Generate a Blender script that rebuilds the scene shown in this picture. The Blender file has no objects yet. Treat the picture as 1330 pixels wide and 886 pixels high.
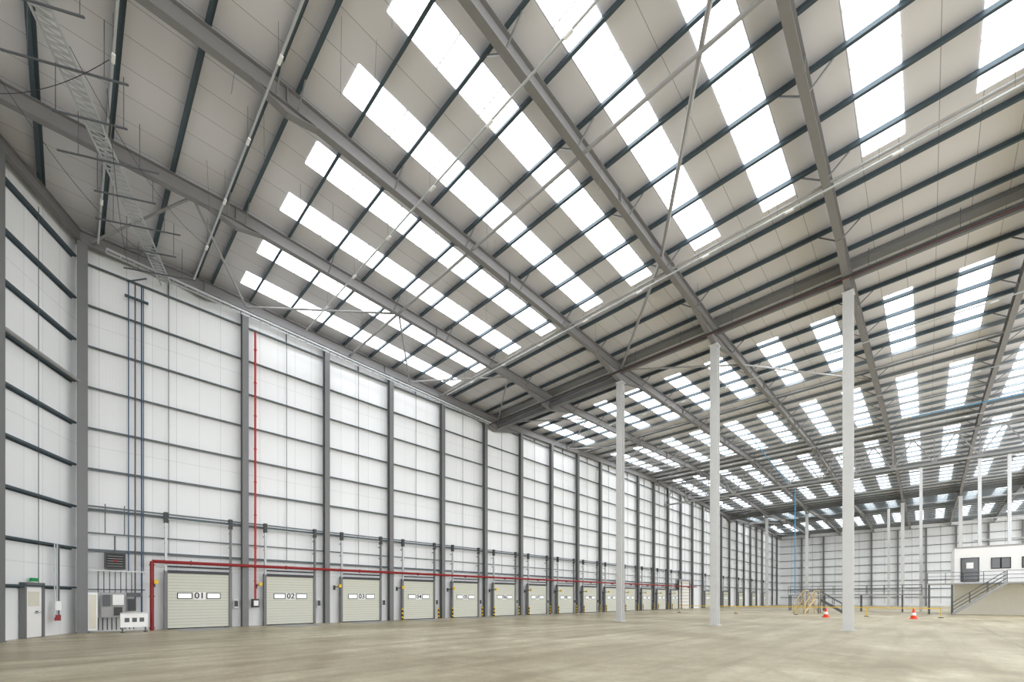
import bpy, math, random
from mathutils import Vector, Matrix
random.seed(7)
D=bpy.data
scene=bpy.context.scene
V=Vector

# ------------------------------------------------------------ materials
def srgb(r,g,b):
    f=lambda c:(c/12.92 if c<=0.04045 else ((c+0.055)/1.055)**2.4)
    return (f(r/255),f(g/255),f(b/255),1)
def mat(name,col,rough=0.6,metal=0.0,var=0.06,scale=3.0,bump=0.0,emit=0,spec=0.4):
    m=D.materials.new(name); m.use_nodes=True
    nt=m.node_tree; n=nt.nodes; l=nt.links
    b=n['Principled BSDF']
    b.inputs['Roughness'].default_value=rough
    b.inputs['Metallic'].default_value=metal
    b.inputs['Specular IOR Level'].default_value=spec
    c=srgb(*col)
    tc=n.new('ShaderNodeTexCoord'); no=n.new('ShaderNodeTexNoise')
    no.inputs['Scale'].default_value=scale; no.inputs['Detail'].default_value=4
    l.new(tc.outputs['Object'],no.inputs['Vector'])
    mx=n.new('ShaderNodeMix'); mx.data_type='RGBA'
    mx.inputs[6].default_value=tuple(x*(1-var) for x in c[:3])+(1,)
    mx.inputs[7].default_value=tuple(min(1,x*(1+var)) for x in c[:3])+(1,)
    l.new(no.outputs['Fac'],mx.inputs[0]); l.new(mx.outputs[2],b.inputs['Base Color'])
    if bump:
        bp=n.new('ShaderNodeBump'); bp.inputs['Strength'].default_value=bump
        l.new(no.outputs['Fac'],bp.inputs['Height']); l.new(bp.outputs[0],b.inputs['Normal'])
    if emit:
        b.inputs['Emission Color'].default_value=c; b.inputs['Emission Strength'].default_value=emit
    return m

def panel_mat(name,col,axis,pitch,jw,joint,rib=0.0,ribpitch=0.1,zpitch=0,var=0.04,rough=0.55):
    """profiled metal liner panels: joints every <pitch> m along <axis>, micro-ribs as bump"""
    m=D.materials.new(name); m.use_nodes=True
    nt=m.node_tree; n=nt.nodes; l=nt.links
    b=n['Principled BSDF']; b.inputs['Roughness'].default_value=rough
    b.inputs['Specular IOR Level'].default_value=0.3
    tc=n.new('ShaderNodeTexCoord'); sp=n.new('ShaderNodeSeparateXYZ')
    l.new(tc.outputs['Object'],sp.inputs[0])
    def M(op,a,bv=None,c=None):
        q=n.new('ShaderNodeMath'); q.operation=op
        for i,x in enumerate((a,bv,c)):
            if x is None: continue
            if isinstance(x,(int,float)): q.inputs[i].default_value=x
            else: l.new(x,q.inputs[i])
        return q.outputs[0]
    ax=sp.outputs[axis]
    fr=M('FRACT',M('DIVIDE',M('ADD',ax,500),pitch))
    jn=M('LESS_THAN',fr,jw/pitch)
    if zpitch:
        fz=M('FRACT',M('DIVIDE',M('ADD',sp.outputs[2],500),zpitch))
        jn=M('MAXIMUM',jn,M('LESS_THAN',fz,jw/zpitch))
    no=n.new('ShaderNodeTexNoise'); no.inputs['Scale'].default_value=0.35; no.inputs['Detail'].default_value=5
    l.new(tc.outputs['Object'],no.inputs['Vector'])
    # per-panel tone
    cell=M('FLOOR',M('DIVIDE',M('ADD',ax,500),pitch))
    wn=n.new('ShaderNodeTexWhiteNoise'); wn.noise_dimensions='1D'; l.new(cell,wn.inputs['W'])
    t=M('ADD',M('MULTIPLY',no.outputs['Fac'],0.7),M('MULTIPLY',wn.outputs['Value'],0.3))
    c=srgb(*col)
    mx=n.new('ShaderNodeMix'); mx.data_type='RGBA'
    mx.inputs[6].default_value=tuple(x*(1-2*var) for x in c[:3])+(1,)
    mx.inputs[7].default_value=tuple(min(1,x*(1+var)) for x in c[:3])+(1,)
    l.new(t,mx.inputs[0])
    m2=n.new('ShaderNodeMix'); m2.data_type='RGBA'; m2.inputs[7].default_value=srgb(*joint)
    l.new(mx.outputs[2],m2.inputs[6]); l.new(jn,m2.inputs[0])
    l.new(m2.outputs[2],b.inputs['Base Color'])
    if rib:
        s=M('SINE',M('MULTIPLY',ax,2*math.pi/ribpitch))
        bp=n.new('ShaderNodeBump'); bp.inputs['Strength'].default_value=rib; bp.inputs['Distance'].default_value=0.01
        l.new(s,bp.inputs['Height']); l.new(bp.outputs[0],b.inputs['Normal'])
    return m

M_wall=panel_mat('wall_liner_panel',(241,243,245),0,1.0,0.014,(196,200,205),rib=0.12,ribpitch=0.125,zpitch=5.85)
M_roof=panel_mat('roof_liner_panel',(226,225,229),1,1.07,0.022,(165,164,168),rib=0.0,var=0.06)
M_steel=mat('painted_grey_steel',(160,160,160),0.5,0.1)
M_rafter=mat('rafter_grey_steel',(132,131,131),0.5,0.1)
M_post=mat('post_grey_steel',(118,119,120),0.5,0.1)
M_col=mat('light_grey_column_paint',(208,209,209),0.5,0.0)
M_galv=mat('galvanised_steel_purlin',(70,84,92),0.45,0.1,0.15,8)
M_galv2=mat('galvanised_steel_purlin_far_brightened',(128,136,140),0.45,0.1,0.12,8)  # same purlin steel, lightened in colour to brighten the dark far roof
M_girt=mat('galvanised_girt',(90,99,103),0.45,0.1,0.12,8)
M_lgalv=mat('bright_galvanised',(190,194,196),0.4,0.2,0.1,9)
M_cab=mat('cable_grey',(95,98,102),0.6)
M_red=mat('red_pipe_paint',(140,26,28),0.4)
M_dred=mat('dull_red_pipe_paint',(112,50,46),0.5)
M_bred=mat('bright_red_pipe',(190,36,36),0.4)
M_blue=mat('blue_pipe',(60,150,200),0.5)
M_dblue=mat('dark_blue_conduit',(70,95,125),0.5)
M_door=mat('cream_door_panel',(208,209,196),0.5,var=0.03)
M_dgrv=mat('door_groove',(156,157,146),0.6)
M_black=mat('black_rubber',(28,28,30),0.6)
M_dark=mat('dark_steel',(66,68,70),0.5,0.2)
M_gut=mat('gutter_grey',(118,120,122),0.5,0.1)
M_white=mat('white_paint',(242,242,242),0.5,var=0.02)
M_yel=mat('yellow_paint',(228,190,40),0.5)
M_orange=mat('orange_plastic',(230,70,30),0.45)
M_glassw=mat('door_window_glazing',(235,240,245),0.2,var=0.02,emit=0.5)
M_glassd=mat('dark_glass',(50,56,60),0.1,var=0.05,spec=0.8)
M_cream=mat('beige_cladding',(222,218,204),0.6)
M_wood=mat('pale_timber',(196,176,140),0.6,var=0.12)
M_green=mat('green_sign',(30,150,80),0.5)
M_sky=mat('translucent_rooflight',(246,250,255),0.5,var=0.0,emit=5.0)

# floor
def floor_mat():
    m=D.materials.new('power_floated_concrete'); m.use_nodes=True
    nt=m.node_tree; n=nt.nodes; l=nt.links; b=n['Principled BSDF']
    tc=n.new('ShaderNodeTexCoord')
    def noise(s,d,dist=0.0,sc=None):
        no=n.new('ShaderNodeTexNoise'); no.inputs['Scale'].default_value=s; no.inputs['Detail'].default_value=d
        no.inputs['Distortion'].default_value=dist
        if sc:
            mp=n.new('ShaderNodeMapping'); mp.inputs['Scale'].default_value=sc
            mp.inputs['Rotation'].default_value=(0,0,0.5)
            l.new(tc.outputs['Object'],mp.inputs[0]); l.new(mp.outputs[0],no.inputs['Vector'])
        else: l.new(tc.outputs['Object'],no.inputs['Vector'])
        return no.outputs['Fac']
    a=noise(0.16,7,1.0); c=noise(1.6,9,0.6); s=noise(0.5,7,0.5,(0.25,2.5,1)); g=noise(9,6,0.2)
    def ramp(f,p0,p1,c0,c1):
        r=n.new('ShaderNodeValToRGB'); r.color_ramp.elements[0].position=p0; r.color_ramp.elements[1].position=p1
        r.color_ramp.elements[0].color=c0; r.color_ramp.elements[1].color=c1; l.new(f,r.inputs[0]); return r.outputs[0]
    base=ramp(a,0.35,0.65,srgb(178,167,138),srgb(216,209,184))
    det=ramp(c,0.3,0.7,(0.70,0.67,0.61,1),(1.0,1.0,1.0,1))
    st=ramp(s,0.35,0.6,(0.77,0.75,0.70,1),(1,1,1,1))
    gr=ramp(g,0.3,0.6,(0.87,0.86,0.83,1),(1,1,1,1))
    def mul(x,y):
        q=n.new('ShaderNodeMix'); q.data_type='RGBA'; q.blend_type='MULTIPLY'; q.inputs[0].default_value=1
        l.new(x,q.inputs[6]); l.new(y,q.inputs[7]); return q.outputs[2]
    col=mul(mul(mul(base,det),st),gr)
    # slab joints
    sp=n.new('ShaderNodeSeparateXYZ'); l.new(tc.outputs['Object'],sp.inputs[0])
    js=[]
    for i,p in ((0,9.44),(1,12.84)):
        q=n.new('ShaderNodeMath'); q.operation='ADD'; q.inputs[1].default_value=503; l.new(sp.outputs[i],q.inputs[0])
        d=n.new('ShaderNodeMath'); d.operation='DIVIDE'; d.inputs[1].default_value=p; l.new(q.outputs[0],d.inputs[0])
        f=n.new('ShaderNodeMath'); f.operation='FRACT'; l.new(d.outputs[0],f.inputs[0])
        t=n.new('ShaderNodeMath'); t.operation='LESS_THAN'; t.inputs[1].default_value=0.02/p; l.new(f.outputs[0],t.inputs[0]); js.append(t.outputs[0])
    mxx=n.new('ShaderNodeMath'); mxx.operation='MAXIMUM'; l.new(js[0],mxx.inputs[0]); l.new(js[1],mxx.inputs[1])
    q=n.new('ShaderNodeMix'); q.data_type='RGBA'; l.new(mxx.outputs[0],q.inputs[0]); l.new(col,q.inputs[6]); q.inputs[7].default_value=srgb(120,112,95)
    l.new(q.outputs[2],b.inputs['Base Color'])
    rr=n.new('ShaderNodeMapRange'); rr.inputs[3].default_value=0.26; rr.inputs[4].default_value=0.52; l.new(c,rr.inputs[0]); l.new(rr.outputs[0],b.inputs['Roughness'])
    b.inputs['Specular IOR Level'].default_value=0.38
    bp=n.new('ShaderNodeBump'); bp.inputs['Strength'].default_value=0.05; l.new(c,bp.inputs['Height']); l.new(bp.outputs[0],b.inputs['Normal'])
    return m
M_floor=floor_mat()

# ------------------------------------------------------------ mesh builder
class MB:
    def __init__(s): s.v=[];s.f=[];s.m=[];s.mats=[]
    def mi(s,m):
        if m not in s.mats: s.mats.append(m)
        return s.mats.index(m)
    def add(s,vs,fs,m):
        o=len(s.v); s.v+= [tuple(x) for x in vs]; i=s.mi(m)
        for f in fs: s.f.append(tuple(o+k for k in f)); s.m.append(i)
    def box(s,x0,x1,y0,y1,z0,z1,m):
        vs=[(x,y,z) for z in(z0,z1) for y in(y0,y1) for x in(x0,x1)]
        s.add(vs,[(0,2,3,1),(4,5,7,6),(0,1,5,4),(1,3,7,5),(3,2,6,7),(2,0,4,6)],m)
    def prof(s,pts,p0,p1,m,up=V((0,0,1))):
        p0=V(p0);p1=V(p1);d=(p1-p0).normalized()
        if abs(d.dot(up))>0.99: up=V((0,1,0))
        side=d.cross(up).normalized(); u=side.cross(d).normalized(); n=len(pts)
        vs=[p0+side*a+u*b for a,b in pts]+[p1+side*a+u*b for a,b in pts]
        fs=[(i,(i+1)%n,n+(i+1)%n,n+i) for i in range(n)]+[tuple(range(n-1,-1,-1)),tuple(range(n,2*n))]
        s.add(vs,fs,m)
    def bar(s,p0,p1,w,h,m,up=V((0,0,1))):
        s.prof([(-w/2,-h/2),(w/2,-h/2),(w/2,h/2),(-w/2,h/2)],p0,p1,m,up)
    def tube(s,p0,p1,r,m,n=8):
        s.prof([(r*math.cos(2*math.pi*i/n),r*math.sin(2*math.pi*i/n)) for i in range(n)],p0,p1,m)
    def ibeam(s,p0,p1,w,h,m,up=V((0,0,1)),tw=0.02,tf=0.025):
        s.prof([(-w/2,-h/2),(w/2,-h/2),(w/2,-h/2+tf),(tw/2,-h/2+tf),(tw/2,h/2-tf),(w/2,h/2-tf),(w/2,h/2),(-w/2,h/2),(-w/2,h/2-tf),(-tw/2,h/2-tf),(-tw/2,-h/2+tf),(-w/2,-h/2+tf)],p0,p1,m,up)
    def zsec(s,p0,p1,b,h,m,up=V((0,0,1)),t=0.012):
        s.prof([(-b,-h/2),(t/2,-h/2),(t/2,h/2-t),(b,h/2-t),(b,h/2),(-t/2,h/2),(-t/2,-h/2+t),(-b,-h/2+t)],p0,p1,m,up)
    def mesh(s,name):
        me=D.meshes.new(name); me.from_pydata(s.v,[],s.f)
        for m in s.mats: me.materials.append(m)
        me.polygons.foreach_set('material_index',s.m); me.validate(); me.update(); return me
    def obj(s,name,parent=None,loc=None,rotz=0):
        o=D.objects.new(name,s.mesh(name)); scene.collection.objects.link(o)
        if loc is not None: o.location=loc
        o.rotation_euler[2]=rotz
        if parent: o.parent=parent
        return o
def inst(name,me,loc=(0,0,0),rotz=0,parent=None):
    o=D.objects.new(name,me); scene.collection.objects.link(o); o.location=loc; o.rotation_euler[2]=rotz
    if parent: o.parent=parent
    return o
def empty(name,loc=(0,0,0),rotz=0):
    o=D.objects.new(name,None); scene.collection.objects.link(o); o.location=loc; o.rotation_euler[2]=rotz; o.empty_display_size=0.3; return o

# ------------------------------------------------------------ layout
WY=28.95           # inner face of dock-door wall
CX,CY=0.19,28.95   # building corner
SD=V((0.512,0.9085,0)).normalized()      # skew wall direction (towards the corner)
XE=134.8; YB=-26.0
KN=[(-17,17.9),(5.15,18.7),(27.3,17.95),(60,18.9),(93,17.95),(114,18.6),(134.8,17.95)]
def zc(x):
    for (a,za),(b,zb) in zip(KN,KN[1:]):
        if x<=b: return za+(zb-za)*(x-a)/(b-a)
    return KN[-1][1]
SH=0.57
def ymax(x):
    return WY if x>=CX else WY-(CX-x)/SD.x*SD.y
def xmin(y):
    return CX-(WY-y)/SD.y*SD.x
FR=[2.87+6.42*k for k in range(-4,4)]  # .. 22.13
XL=xmin(YB)
# floor
mb=MB(); mb.add([(CX,WY,0),(XL,YB,0),(XE,YB,0),(XE,WY,0)],[(0,1,2,3)],M_floor); mb.obj('floor')
# roof liner
mb=MB()
kn=[k[0] for k in KN]
xs=sorted(set([XL]+[x for x in kn if x>XL]+[CX]))
for a,b in zip(xs,xs[1:]):
    za,zb=zc(a)+SH,zc(b)+SH
    mb.add([(a,YB,za),(b,YB,zb),(b,ymax(b),zb),(a,ymax(a)+0.001,za),
            (a,YB,za+.15),(b,YB,zb+.15),(b,ymax(b),zb+.15),(a,ymax(a)+0.001,za+.15)],
           [(3,2,1,0),(4,5,6,7),(0,1,5,4),(2,3,7,6)],M_roof)
mb.obj('ceiling')
# walls
mb=MB()
tops=[x for x in kn if x>CX]
xs=[CX]+tops
for a,b in zip(xs,xs[1:]):
    mb.add([(a,0,0),(b,0,0),(b,0,zc(b)+SH+.1),(a,0,zc(a)+SH+.1),(a,.2,0),(b,.2,0),(b,.2,zc(b)+SH+.1),(a,.2,zc(a)+SH+.1)],
           [(0,1,2,3),(5,4,7,6),(3,2,6,7)],M_wall)
mb.obj('wall_dock',loc=(0,WY,0))
mb=MB(); L=WY-YB; mb.box(0,L,0,.2,0,zc(XE)+SH+.1,M_wall); mb.obj('wall_far',loc=(XE,WY,0),rotz=-math.pi/2)
# skew wall : local x from corner toward camera
skl=40.0
ang=math.atan2(-SD.y,-SD.x)
mb=MB()
pts=[0,3,8,14,20,30,skl]
for a,b in zip(pts,pts[1:]):
    za=zc(CX-SD.x*a)+SH+.1; zb=zc(CX-SD.x*b)+SH+.1
    mb.add([(a,0,0),(b,0,0),(b,0,zb),(a,0,za),(a,-.2,0),(b,-.2,0),(b,-.2,zb),(a,-.2,za)],[(3,2,1,0),(4,5,6,7),(3,7,6,2)],M_wall)
mb.obj('wall_left',loc=(CX,CY,0),rotz=ang)
def SK(t,off,z):   # point at distance t from the corner on skew wall, off m into the building
    nrm=V((SD.y,-SD.x,0))
    p=V((CX,CY,0))-SD*t+nrm*off; return V((p.x,p.y,z))

# ------------------------------------------------------------ purlins
pur=[]
x=5.15+0.35
while x<27.0: pur.append(x); x+=1.87
x=5.15-0.35
while x>XL+1: pur.append(x); x-=1.87
x=28.4
while x<92.5: pur.append(x); x+=1.96
x=94.2
while x<XE-.3: pur.append(x); x+=1.96
mb=MB()
for x in pur:
    z=zc(x)+0.3+0.13
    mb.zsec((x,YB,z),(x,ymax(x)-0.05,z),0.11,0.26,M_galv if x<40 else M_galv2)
mb.obj('roof_purlins')

# ------------------------------------------------------------ rooflights
mb=MB()
rl=[(6.6,21.4),(32.0,40.8),(45.4,57.0),(63.0,74.6),(79.2,88),(97.5,108),(117,128)]
for y0 in [2.87+6.42*k for k in range(-5,4)]:
    for o in(1.75,4.75):
        y=y0+o
        for a,b in rl:
            if y-.6<YB: continue
            n=max(2,round((b-a)/1.87))
            for i in range(n):
                xa=a+(b-a)*i/n+.03; xb=a+(b-a)*(i+1)/n-.03
                A=zc(xa)+SH-.012; B=zc(xb)+SH-.012
                mb.add([(xa,y-.6,A),(xb,y-.6,B),(xb,y+.6,B),(xa,y+.6,A)],[(3,2,1,0)],M_sky)
mb.obj('skylight_panels')

# ------------------------------------------------------------ portal frames
def frame(y,wall=False):
    mb=MB()
    st=max(xmin(y)+.25,-17)
    pts=[st]+[k for k in kn if k>st+.3]
    pts[-1]=XE-.15
    w,h=(0.27,0.60)
    for a,b in zip(pts,pts[1:]):
        mb.ibeam((a,y,zc(a)),(b,y,zc(b)),w,h,M_rafter)
    # valley haunches + apex haunches
    for x,dr,ln in [(27.3,.65,3.2),(93,.65,3.2),(5.15,.28,1.0),(60,.35,1.5),(114,.3,1.2)]:
        if x-ln<st: continue
        for s in(-1,1):
            a,b=x,x+s*ln
            za,zb=zc(a)-.3,zc(b)-.3
            t=.012
            mb.add([(a,y-t,za),(b,y-t,zb),(a,y-t,za-dr),(a,y+t,za),(b,y+t,zb),(a,y+t,za-dr)],[(0,1,2),(5,4,3),(0,2,5,3),(1,0,3,4)],M_rafter)
            mb.bar((a,y,za-dr),(b,y,zb-.01),w,.025,M_rafter)
    for x in (5.15,60,114,16,38,49,71,82):
        if x<st+1: continue
        mb.box(x-.015,x+.015,y-w/2,y+w/2,zc(x)-.3,zc(x)+.3,M_rafter)
    # fly braces
    if y>-8 and y<25:
        for i,x in enumerate(pur):
            if x<xmin(y)+.8 or x>95 or i%2: continue
            z=zc(x)
            for s in(-1,1): mb.bar((x,y+s*.06,z-.26),(x,y+s*.75,z+.3),.045,.045,M_post)
    mb.obj('portal_frame_rafter')
for y in FR+[28.5]: frame(y)

# interior columns
def hcol(x,y,top,b=.42,name='steel_column',m=M_col):
    mb=MB()
    mb.ibeam((0,0,0.02),(0,0,top),b,b*1.05,m,up=V((1,0,0)),tw=.03,tf=.035)
    mb.box(-b*.75,b*.75,-b*.75,b*.75,0,.03,m)
    mb.box(-b*.7,b*.7,-b*.6,b*.6,top-.03,top,m)
    for z in (top-.7,): mb.box(-b*.5,b*.5,-b*.5,b*.5,z,z+.02,m)
    return mb.obj(name,loc=(x,y,0))
for y in FR:
    if y>20: continue
    hcol(27.3,y,zc(27.3)-.97)
for y in FR:
    hcol(93,y,zc(93)-.97)
hcol(76,7.6,zc(76)-.3,.3); hcol(104,11.5,zc(104)-.3,.36); hcol(104,5.1,zc(104)-.3,.36)
# ------------------------------------------------------------ valley gutter beams
mb=MB()
for X in (27.3,93.0):
    z=zc(X)
    mb.box(X-.32,X+.32,YB,WY-.05,z+.34,z+.52,M_gut)
    mb.ibeam((X-.02,YB,z-.2),(X-.02,WY-.1,z-.2),.18,.3,M_post)
    if X<30:
        mb.box(X-.16,X+.16,16,28.2,z-.85,z-.50,M_gut)
mb.obj('valley_gutter_beam')
# sprinkler main alongside valley
mb=MB()
mb.tube((26.3,-24,17.2),(26.3,16.0,17.2),.022,M_dred)
for y in range(-22,16,3): mb.tube((26.3,y,17.2),(26.3,y,18.2),.012,M_cab,5)
mb.tube((26.0,-24,17.1),(26.0,28,17.1),.05,M_dark)
mb.obj('sprinkler_main_pipe')

# ------------------------------------------------------------ tie tubes, trunking
mb=MB()
for X in (13.4,20.9,-3.2,40.5,50,70,80,103,124):
    z=zc(X)-.12
    mb.tube((X,-24,z),(X,ymax(X)-.5,z),.055 if X!=13.4 else .07,M_steel)
mb.obj('roof_tie_tubes')
mb=MB()
for X,dz in ((0.9,.95),(4.4,.85),(9.9,.8),(20.4,.75),(34,.8),(44.5,.8),(56,.8)):
    z=zc(X)-dz; ye=min(ymax(X)-1.2,26.8)
    mb.bar((X,-20,z),(X,ye,z),.06,.05,M_lgalv)
    y=-18.
    while y<ye:
        mb.tube((X,y,z),(X,y,zc(X)+.4),.006,M_cab,4); y+=3.21
    for k in range(10):
        y=-6+k*3.3
        if y<ye: mb.box(X-.045,X+.045,y,y+.3,z-.07,z-.03,M_white)
mb.obj('lighting_trunking')

# roof bracing
mb=MB()
def rp(x,y,dz=-.05): return (x,y,zc(x)+dz)
zz=[(27.3,15.7),(20,9.29),(10.2,2.87),(2,-3.5)]
for a,b in zip(zz,zz[1:]): mb.tube(rp(*a),rp(*b),.08,M_steel)
zz2=[(27.3,15.7),(33,9.29),(43,2.87)]
for a,b in zip(zz2,zz2[1:]): mb.tube(rp(*a),rp(*b),.06,M_steel)
zz=[(.7,28.3),(3.6,22.2),(7.1,28.3),(13.4,22.2),(18,28.3),(22.5,22.2),(27.3,28.3)]
zz+= [(27.3+5.47*k,22.2 if k%2 else 28.3) for k in range(1,20)]
for a,b in zip(zz,zz[1:]): mb.tube(rp(a[0],a[1],-.15),rp(b[0],b[1],-.15),.055,M_steel)
mb.obj('roof_wind_bracing')

# ------------------------------------------------------------ wall posts and girts
PX=[7.1+4.72*k for k in range(0,27)]
def post(x,y,top,name='wall_post',rot=0,m=M_post,b=.32):
    mb=MB(); mb.ibeam((0,0,0),(0,0,top),b,b*1.1,m,up=V((0,1,0)),tw=.02,tf=.025)
    mb.box(-b*.6,b*.6,-b*.6,b*.6,0,.03,m)
    return mb.obj(name,loc=(x,y,0),rotz=rot)
for x in PX:
    if x<XE-.5: post(x,28.54,zc(x)-.32)
post(0.42,28.42,zc(.4)-.3,'corner_column',b=.36)
y=28.57-4.72
while y>YB: post(XE-.4,y,zc(XE)-.3,rot=math.pi/2); y-=4.72
for t in (4.9,9.9,14.9,19.9):
    p=SK(t,.38,0); post(p.x,p.y,zc(p.x)-.3,rot=ang)
GZ=[3.95+1.95*k for k in range(8)]
mb=MB()
for z in GZ:
    mb.zsec((CX+.3,28.83,z),(XE-.3,28.83,z),.07,.2,M_girt,up=V((0,1,0)))
mids=[3.65]+[x+2.36 for x in PX[:-1]]
for x in mids:
    mb.tube((x,28.80,GZ[0] if x>3 else .5),(x,28.80,zc(x)+.2),.016,M_cab,5)
    mb.bar((x,28.86,GZ[-1]),(x,28.86,zc(x)+.3),.05,.05,M_girt)
mb.obj('dock_wall_girts')
mb=MB()
for z in [2.0]+GZ: mb.zsec((XE-.12,WY-.2,z),(XE-.12,YB,z),.07,.2,M_girt,up=V((1,0,0)))
y=26.2
while y>YB: mb.tube((XE-.15,y,.5),(XE-.15,y,18),.02,M_cab,5); y-=4.72
mb.obj('far_wall_girts')
mb=MB()
for z in [2.1]+GZ:
    mb.zsec(SK(.3,.12,z),SK(skl-1,.12,z),.07,.2,M_galv,up=V((SD.y,-SD.x,0)))
for t in (2.5,7.4,12.4): mb.tube(SK(t,.16,2.2),SK(t,.16,18),.014,M_cab,5)
mb.tube(SK(.3,.45,11.7),SK(9.8,.45,11.7),.07,M_steel)
a=SK(.4,.4,0);b=SK(24,.4,0)
mb.ibeam((a.x,a.y,zc(a.x)),(b.x,b.y,zc(b.x)),.22,.5,M_rafter)
mb.obj('left_wall_girts')

# ------------------------------------------------------------ cable trays
mb=MB()
def ladder(p0,p1,w,rung,m,lat=True):
    p0=V(p0);p1=V(p1);d=(p1-p0);L=d.length;d.normalize();s=d.cross(V((0,0,1))).normalized()
    for q in(-1,1): mb.bar(p0+s*w/2*q,p1+s*w/2*q,.035,.10,m)
    n=int(L/rung)
    for i in range(n):
        a=p0+d*(i*rung)
        mb.bar(a-s*w/2,a+s*w/2,.05,.02,m)
        if lat:
            b=p0+d*((i+1)*rung); mb.bar(a-s*w/2,b+s*w/2,.03,.02,m)
ladder((-.75,16.2,17.2),(3.5,28.2,17.75),.46,.22,M_lgalv)
# support struts and hangers of the same tray
perp=V((SD.y,-SD.x,0))
for i in range(8):
    c=V((-.75,16.2,17.1)).lerp(V((3.5,28.2,17.65)),(i+.3)/8)
    ln=1.5 if i%2 else 1.0
    mb.bar(c-perp*ln,c+perp*ln,.045,.045,M_cab)
    for s in(-.9,.9):
        q=c+perp*s; mb.tube(q,(q.x,q.y,zc(q.x)+.4),.012,M_cab,5)
mb.obj('cable_ladder')
mb=MB()
ladder((1.2,27.6,17.9),(25.7,27.6,17.0),.3,.5,M_lgalv,False)
mb.obj('cable_tray')
# wall conduits
mb=MB()
for x,r,m,z0 in ((2.05,.025,M_dblue,3),(2.3,.03,M_cab,1),(2.55,.035,M_dblue,.8),(2.62,.02,M_cab,3)):
    mb.tube((x,28.62,z0),(x,28.62,17.4),r,m)
mb.box(1.9,2.8,28.5,28.6,16.6,16.7,M_galv)
mb.bar((2.0,28.6,17.4),(2.7,28.2,17.7),.06,.04,M_galv)
mb.obj('wall_conduits')
mb=MB()
for (x0,y0,x1,y1,sag,z) in ((.8,17,-2,21,.4,17.2),(.8,18,2,27,1.2,17.2),(-2,19,3,26,.9,17.4),(0,17.5,4.2,23,.7,17.3)):
    pr=None
    for i in range(17):
        t=i/16; p=V((x0+(x1-x0)*t,y0+(y1-y0)*t,z-4*sag*t*(1-t)))
        if pr: mb.tube(pr,p,.010,M_dark,5)
        pr=p
for k in range(26):
    x=random.uniform(3,24);y=random.uniform(8,27)
    mb.tube((x,y,zc(x)+.5),(x+random.uniform(-.15,.15),y,zc(x)-random.uniform(.5,2.2)),.006,M_cab,4)
mb.obj('loose_cables')

# ------------------------------------------------------------ dock doors
W2=1.36; DH=2.95
mbd=MB()
for i in range(6):
    z0=.05+i*(DH-.05)/6; z1=.05+(i+1)*(DH-.05)/6
    mbd.box(-W2,W2,-.03,.03,z0+.008,z1-.008,M_door)
    mbd.box(-W2,W2,-.037,-.03,z0+.16,z0+.172,M_dgrv); mbd.box(-W2,W2,-.037,-.03,z0+.32,z0+.332,M_dgrv)
mbd.box(-W2,W2,-.02,.04,.0,DH,M_dgrv)
mbd.box(-W2,W2,-.04,.03,0.0,.06,M_black)
leaf=mbd.mesh('leaf')
mbf=MB()
for s in(-1,1):
    mbf.box(s*(W2+.08)-.07,s*(W2+.08)+.07,-.09,.12,0,DH+.15,M_post)
    mbf.box(s*(W2+.08)-.05,s*(W2+.08)+.05,-.14,.0,DH+.1,6.05,M_lgalv if s<0 else M_post)
    mbf.box(s*(W2+.08)-.09,s*(W2+.08)+.09,-.16,.02,5.55,6.1,M_dark)
    for z in (3.6,4.5,5.3): mbf.box(s*(W2+.08)-.04,s*(W2+.08)+.04,0,.2,z,z+.05,M_dark)
mbf.box(-W2-.15,W2+.15,-.08,.12,DH,DH+.16,M_dark)
mbf.tube((-W2-.1,-.1,5.75),(W2+.1,-.1,5.75),.03,M_lgalv)
mbf.tube((-W2-.1,.0,3.30),(W2+.1,.0,3.30),.04,M_dark)
mbf.box(W2+.25,W2+.5,0,.12,1.1,1.55,M_white); mbf.box(W2+.28,W2+.47,-.02,.0,1.15,1.5,M_dark)
mbf.box(-W2-.62,-W2-.5,-.05,.03,2.2,2.5,M_dark)
mbf.bar((-W2-.56,0,2.35),(-W2-.56,-.8,2.45),.05,.05,M_dark)
mbf.box(-W2-.64,-W2-.48,-.95,-.8,2.35,2.55,M_yel)
trk=mbf.mesh('door_track_frame')
mbw=MB()
for a in(-.97,.32):
    mbw.box(a,a+.65,-.05,-.03,1.60,1.93,M_black); mbw.box(a+.04,a+.61,-.06,-.05,1.64,1.89,M_glassw)
mbw.box(-.27,.27,-.045,-.03,1.56,1.97,M_white)
wnd=mbw.mesh('vision_panels')
mbg=MB()
for s in(-1,1):
    x=s*(W2+.28)
    for k in range(6): mbg.tube((x,-.35,.15*k),(x,-.35,.15*k+.15),.065,M_yel if k%2 else M_black)
    mbg.box(x-.12,x+.12,-.47,-.23,0,.02,M_yel)
mbl=MB(); mbl.box(-1.1,1.1,-2.2,-.12,.0,.015,M_steel); lev=mbl.mesh('dock_leveller')
grd=mbg.mesh('guard_posts')
for i in range(14):
    cx=4.93+4.66*i if i<3 else PX[i-1]+2.42
    e=empty('dock_door',(cx,28.52,0))
    inst('leaf',leaf,parent=e); inst('track_frame',trk,parent=e); inst('vision_panels',wnd,parent=e); inst('leveller_plate',lev,parent=e)
    if i>=3: inst('guard_posts',grd,parent=e)
    cu=D.curves.new('number','FONT'); cu.body='%02d'%(i+1); cu.size=.46; cu.align_x='CENTER'; cu.align_y='CENTER'; cu.extrude=.004; cu.offset=.004
    cu.materials.append(M_black)
    t=D.objects.new('number',cu); scene.collection.objects.link(t); t.location=(0,-.055,1.765); t.rotation_euler=(math.pi/2,0,0); t.parent=e
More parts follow.
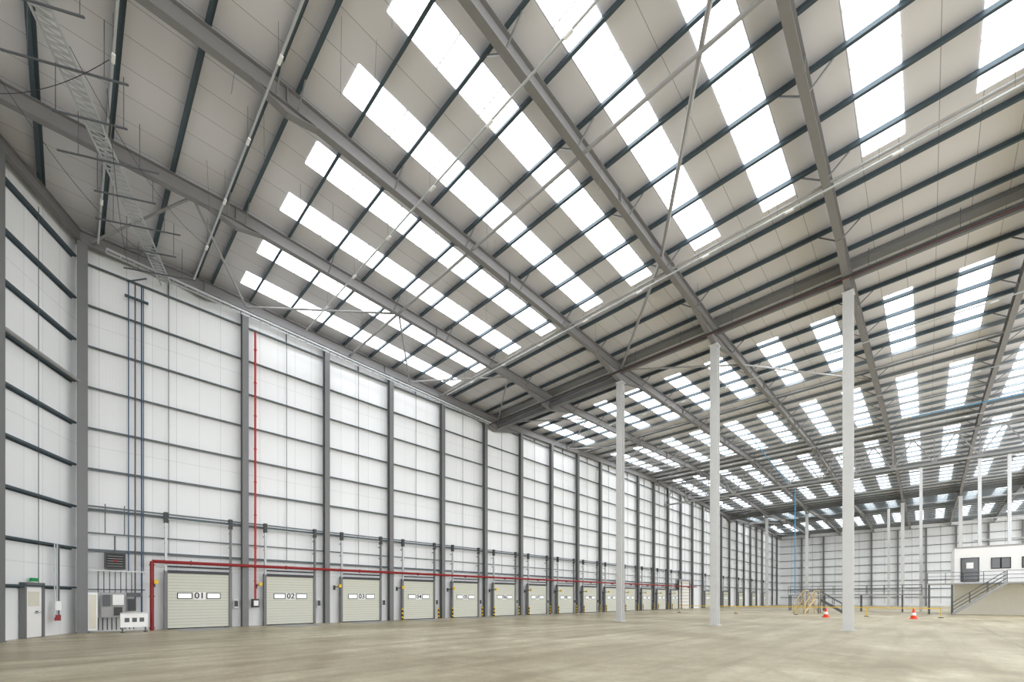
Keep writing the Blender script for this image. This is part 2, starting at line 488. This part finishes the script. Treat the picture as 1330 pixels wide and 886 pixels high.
# level access door
e=empty('roller_shutter_door',(PX[12]+5.9,28.5,0))
mb=MB()
for i in range(18): mb.box(-2.1,2.1,-.03,.03,.02+i*.25,.24+i*.25,M_white if i%2 else M_cream)
mb.obj('shutter_slats',e)
mb=MB()
for s in(-1,1): mb.box(s*2.2-.1,s*2.2+.1,-.1,.1,0,4.6,M_dark)
mb.box(-2.3,2.3,-.3,.1,4.5,4.7,M_steel); mb.obj('shutter_frame',e)
# more doors far down the wall
for i in range(5):
    e=empty('dock_door',(PX[15+2*i]+2.4,28.52,0)); inst('leaf',leaf,parent=e); inst('track_frame',trk,parent=e); inst('vision_panels',wnd,parent=e)

# ------------------------------------------------------------ red fire main along the wall
mb=MB()
py=28.15
mb.tube((2.9,py,0),(2.9,py,3.5),.085,M_red,12); mb.tube((2.9,py,3.5),(74,py,3.62),.085,M_red,12)
x=4.5
while x<74:
    mb.tube((x,py,3.5),(x,28.45,3.5),.02,M_red,6); mb.box(x-.03,x+.03,py-.1,py+.1,3.40,3.62,M_red); x+=4.72
for z in(.1,1.7,3.3): mb.tube((2.9,py,z),(2.9,py,z+.05),.12,M_red,12)
mb.obj('sprinkler_pipe')
mb=MB()
mb.tube((7.62,28.45,1.5),(7.62,28.45,17.3),.055,M_bred,10)
z=2.6
while z<17: mb.tube((7.62,28.45,z),(7.62,28.45,z+.06),.08,M_bred,10); z+=1.95
mb.box(7.45,7.79,28.3,28.6,1.1,1.6,M_dark); mb.box(7.5,7.74,28.27,28.3,1.2,1.5,M_white)
mb.obj('sprinkler_riser_pipe')
# secondary door-head rails
mb=MB()
for z,y in ((4.75,28.62),(6.02,28.55)):
    mb.bar((CX+.4,y,z),(80,y,z),.05,.07,M_girt)
for x in [1.2,1.9]: mb.bar((x,28.6,4.75),(x,28.6,6.2),.04,.04,M_girt)
mb.obj('door_head_rails')

# ------------------------------------------------------------ items by the corner
e=empty('electrical_distribution_board',(1.35,28.3,0))
mb=MB(); mb.box(-.75,-.42,-.05,.2,.1,1.9,M_white); mb.box(-.7,-.47,-.07,-.05,.2,1.8,M_cream)
mb.box(-.3,.55,0,.15,.7,1.9,M_steel); mb.box(-.25,.02,-.08,0,1.25,1.8,M_cab); mb.box(.1,.5,-.1,0,1.3,1.8,M_white); mb.box(.15,.45,-.06,0,.8,1.2,M_dark)
mb.box(.65,.95,-.05,.15,1.0,1.6,M_dark); mb.box(.62,1.2,-.02,.15,1.7,1.9,M_cab)
mb.obj('enclosures',e)
mb=MB()
for k in range(9): mb.tube((-.4+k*.16,.1,.1),(-.4+k*.16,.1,.7),.02,M_dark,6)
for k in range(7): mb.tube((-.4+k*.2,.1,1.9),(-.4+k*.2,.1,2.95),.018,M_cab,6)
mb.bar((-.9,.1,2.05),(1.3,.1,2.05),.1,.05,M_dark)
mb.bar((-.9,.1,2.95),(1.3,.1,2.95),.1,.05,M_lgalv); mb.obj('conduit_runs',e)
mb=MB(); mb.box(-.5,.5,-.04,.04,.25,.95,M_white); mb.box(-.5,.5,-.06,-.04,.9,.95,M_lgalv)
for s in(-.42,.42): mb.box(s-.03,s+.03,-.25,.25,0,.04,M_cab); mb.box(s-.03,s+.03,-.03,.03,0,.3,M_cab)
for k in range(3): mb.box(-.35+k*.27,-.18+k*.27,-.055,-.04,.5,.7,M_cab)
mb.obj('temporary_socket_board',loc=(2.15,27.2,0),rotz=.1)
mb=MB(); mb.box(-.38,.38,-.2,.1,3.05,3.85,M_dark); mb.box(-.3,.3,-.22,-.2,3.13,3.77,M_black)
for k in range(5): mb.box(-.28,.28,-.25,-.22,3.18+k*.12,3.205+k*.12,M_steel)
mb.box(-.06,.06,-.26,-.22,3.4,3.5,M_red)
mb.tube((0,0,3.85),(0,.1,4.7),.03,M_cab); mb.obj('wall_fan_heater',loc=(1.55,28.6,0))
# personnel door on skew wall
e=empty('personnel_door',SK(2.78,.12,0),ang)
mb=MB(); mb.box(-.42,.42,-.02,.05,.02,2.15,M_white); mb.box(-.2,-.1,.05,.08,1.0,1.1,M_dark); mb.box(-.32,.0,.08,.10,1.02,1.06,M_lgalv)
mb.box(-.3,.3,.05,.055,1.3,1.9,M_cream); mb.obj('leaf',e)
mb=MB()
for s in(-1,1): mb.box(s*.48-.05,s*.48+.05,-.08,.1,0,2.25,M_post)
mb.box(-.53,.53,-.08,.1,2.17,2.27,M_post); mb.box(-.17,.17,.02,.1,2.32,2.46,M_green); mb.obj('door_frame',e)
mb=MB()
for t,m in ((1.55,M_cab),(1.65,M_lgalv),(1.8,M_lgalv)): mb.tube(SK(t,.28,.8),SK(t,.28,4.0),.025,m)
p=SK(1.65,.3,0)
mb.box(p.x-.12,p.x+.12,p.y-.12,p.y+.1,1.1,1.5,M_white)
mb.box(p.x-.10,p.x+.10,p.y-.12,p.y+.1,.65,.9,M_red); mb.obj('fire_alarm_call_point')

# ------------------------------------------------------------ lattice truss crossing the hall
mb=MB()
X=62.0; zt=zc(X)-.45; zb=15.6
mb.bar((X,YB,zt),(X,WY-.6,zt),.2,.2,M_steel); mb.bar((X,YB,zb),(X,WY-.6,zb),.2,.2,M_steel)
y=28.3
while y>YB+3.3:
    mb.bar((X,y,zb),(X,y-1.6,zt),.1,.1,M_steel); mb.bar((X,y-1.6,zt),(X,y-3.2,zb),.1,.1,M_steel); mb.bar((X,y,zb),(X,y,zt),.08,.08,M_steel); y-=3.2
mb.obj('lattice_girder_truss')
for y in (.6,-4.4,-6.7,-8.6,-11,-13): hcol(74.5,y,zc(74.5)-.4,.3)
mb=MB()
for z in (8.5,11,13.5): mb.bar((74.5,-14,z),(74.5,-3.9,z),.14,.14,M_steel)
mb.obj('column_cross_rails')

# ------------------------------------------------------------ office pod
e=empty('mezzanine_office',(64,-2,0))
mb=MB()
mb.box(0,9,-16,0,3.1,6.9,M_white)          # upper storey
mb.box(1.2,9,-16,0,0,3.1,M_cream)          # ground storey, set back
mb.box(-.05,.0,-16,0.05,6.8,6.95,M_steel)
mb.obj('office_walls',e)
mb=MB()
def win(y,w,z0,z1,div=1):
    mb.box(-.06,.02,y-w/2,y+w/2,z0,z1,M_black); 
    for i in range(div):
        a=y-w/2+w*i/div+.07; b=y-w/2+w*(i+1)/div-.05
        mb.box(-.08,-.05,a,b,z0+.07,z1-.07,M_glassd)
win(-1.1,1.3,3.35,5.8); mb.box(-.10,-.07,-1.35,-.85,4.7,5.3,M_white)
win(-3.2,1.3,4.6,5.7,2); win(-5.2,1.3,4.6,5.7,2); win(-7.2,1.3,4.6,5.7,2); win(-9.2,1.3,4.6,5.7,2)
mb.obj('office_windows',e)
mb=MB()
mb.box(-1.3,0,-16,2.0,3.05,3.2,M_steel)
for y in (1.9,.2,-5.8,-9,-12): mb.box(-1.2,-1.05,y-.08,y+.08,0,3.05,M_cab)
mb.box(-.2,-.05,1.8,1.95,0,3.05,M_cab)
def rail(p0,p1,h=1.1,m=M_cab,step=1.3):
    p0=V(p0);p1=V(p1);L=(p1-p0).length;n=max(1,int(L/step)); up=V((0,0,h))
    for k in (1,.66,.33): mb.tube(p0+up*k,p1+up*k,.028,m,6)
    for i in range(n+1):
        q=p0.lerp(p1,i/n); mb.tube(q,q+up,.028,m,6)
rail((-1.25,2,3.2),(-1.25,-3.3,3.2)); rail((-1.25,-4.6,3.2),(-1.25,-16,3.2)); rail((-1.25,2,3.2),(0,2,3.2))
mb.obj('balcony',e)
mb=MB()
n=17; y0=.2;y1=-3.4; w0,w1=-2.4,-1.35
for i in range(n):
    y=y0+(y1-y0)*i/n; z=3.2*(i+1)/n
    mb.box(w0,w1,y-.24,y,z-.04,z,M_lgalv)
for x in(w0,w1): mb.bar((x,y0,.05),(x,y1,3.15),.05,.22,M_steel)
rail((w0,y0,.1),(w0,y1,3.2)); rail((w1,y0,.1),(w1,y1,3.2))
mb.box(w0,-1.3,-4.6,y1,3.05,3.2,M_steel); rail((w0,-4.6,3.2),(w0,y1,3.2))
mb.obj('staircase',e)
# raised walkway left of the office
mb=MB()
mb.box(70,71.2,.4,14,2.05,2.2,M_steel)
y=13.9
while y>.5: 
    for x in(70.05,71.1): mb.box(x-.06,x+.06,y-.06,y+.06,0,2.05,M_cab)
    y-=3.9
rail((70,.5,2.2),(70,14,2.2),step=1.6); rail((71.2,.5,2.2),(71.2,14,2.2),step=1.6)
mb.obj('raised_walkway')
# stairs by the walkway
def steps(name,loc,rot,m,h=1.55,w=1.1,n=8):
    global mb
    mb=MB()
    run=.27
    for i in range(n):
        z=h*(i+1)/n; mb.box(i*run,i*run+.3,-w/2,w/2,z-.04,z,m); mb.box(i*run+.27,i*run+.29,-w/2,w/2,z-.04,z+.0,m)
    for s in(-1,1):
        mb.bar((0,s*w/2,.1),(n*run,s*w/2,h),.05,.2,m)
        mb.bar((0,s*w/2,1.0),(n*run,s*w/2,h+.95),.05,.07,m)
        for i in (0,3,6): mb.bar((i*run+.1,s*w/2,h*i/n),(i*run+.1,s*w/2,h*i/n+1.0),.06,.06,m)
        for x in (n*run,n*run+1.1): mb.bar((x,s*w/2,0),(x,s*w/2,h+.95),.08,.08,m)
        mb.bar((n*run,s*w/2,h+.95),(n*run+1.1,s*w/2,h+.95),.05,.07,m); mb.bar((n*run,s*w/2,h+.5),(n*run+1.1,s*w/2,h+.5),.05,.07,m)
        mb.bar((n*run,s*w/2,.1),(n*run+1.1,s*w/2,h),.05,.05,m)
    mb.box(n*run,n*run+1.15,-w/2,w/2,h-.05,h,m)
    mb.obj(name,loc=loc,rotz=rot)
steps('timber_access_steps',(54.3,9.9,0),math.radians(-15),M_wood)
steps('steel_access_steps',(58.9,6.6,0),math.radians(90),M_cab)

# ------------------------------------------------------------ cones, barrier
def cone(loc):
    mb=MB(); n=20
    mb.box(-.26,.26,-.26,.26,0,.05,M_orange)
    prs=[(0.05,.21),(.28,.16),(.28,.162),(.50,.11),(.50,.108),(.60,.085),(.82,.045)]
    cols=[M_orange,M_white,M_white,M_orange,M_orange,M_orange]
    for (z0,r0),(z1,r1),m in zip(prs,prs[1:],cols):
        vs=[(r0*math.cos(2*math.pi*i/n),r0*math.sin(2*math.pi*i/n),z0) for i in range(n)]+[(r1*math.cos(2*math.pi*i/n),r1*math.sin(2*math.pi*i/n),z1) for i in range(n)]
        mb.add(vs,[(i,(i+1)%n,n+(i+1)%n,n+i) for i in range(n)],m)
    mb.add([(.045*math.cos(2*math.pi*i/n),.045*math.sin(2*math.pi*i/n),.82) for i in range(n)],[tuple(range(n))],M_orange)
    mb.obj('traffic_cone',loc=loc)
cone((45.4,6.3,0)); cone((47,.8,0))
mb=MB()
pts=[(50,21),(50.5,15),(50.8,9.5),(50.5,4),(50.5,-.8)]
for a,b in zip(pts,pts[1:]): mb.bar((a[0],a[1],.8),(b[0],b[1],.8),.02,.07,M_yel)
for a in pts: mb.tube((a[0],a[1],0),(a[0],a[1],.85),.03,M_yel); mb.tube((a[0],a[1],0),(a[0],a[1],.05),.18,M_black,12)
mb.obj('yellow_barrier_tape')
# blue pipes
mb=MB()
mb.tube((60.5,11.4,2.2),(60.5,11.4,14.8),.05,M_blue); mb.obj('blue_drop_pipe')
mb=MB(); mb.tube((50,-14,17.0),(50,1,17.1),.035,M_blue); mb.tube((44,12,17.0),(60,12,15.4),.035,M_blue); mb.obj('blue_service_pipe')

# ------------------------------------------------------------ world + camera
w=D.worlds.new('World'); scene.world=w; w.use_nodes=True
bg=w.node_tree.nodes['Background']; bg.inputs[0].default_value=(.99,.995,1.0,1); bg.inputs[1].default_value=3.3
cam=D.cameras.new('camera'); co=D.objects.new('camera',cam); scene.collection.objects.link(co)
cam.sensor_width=36; cam.lens=36*557/1330; cam.shift_y=335/1330; cam.clip_end=500; cam.clip_start=.05
co.location=(0,0,1.6); co.rotation_euler=(math.pi/2,0,math.radians(-45.9))
scene.camera=co
scene.view_settings.view_transform='Standard'
scene.view_settings.exposure=0.05
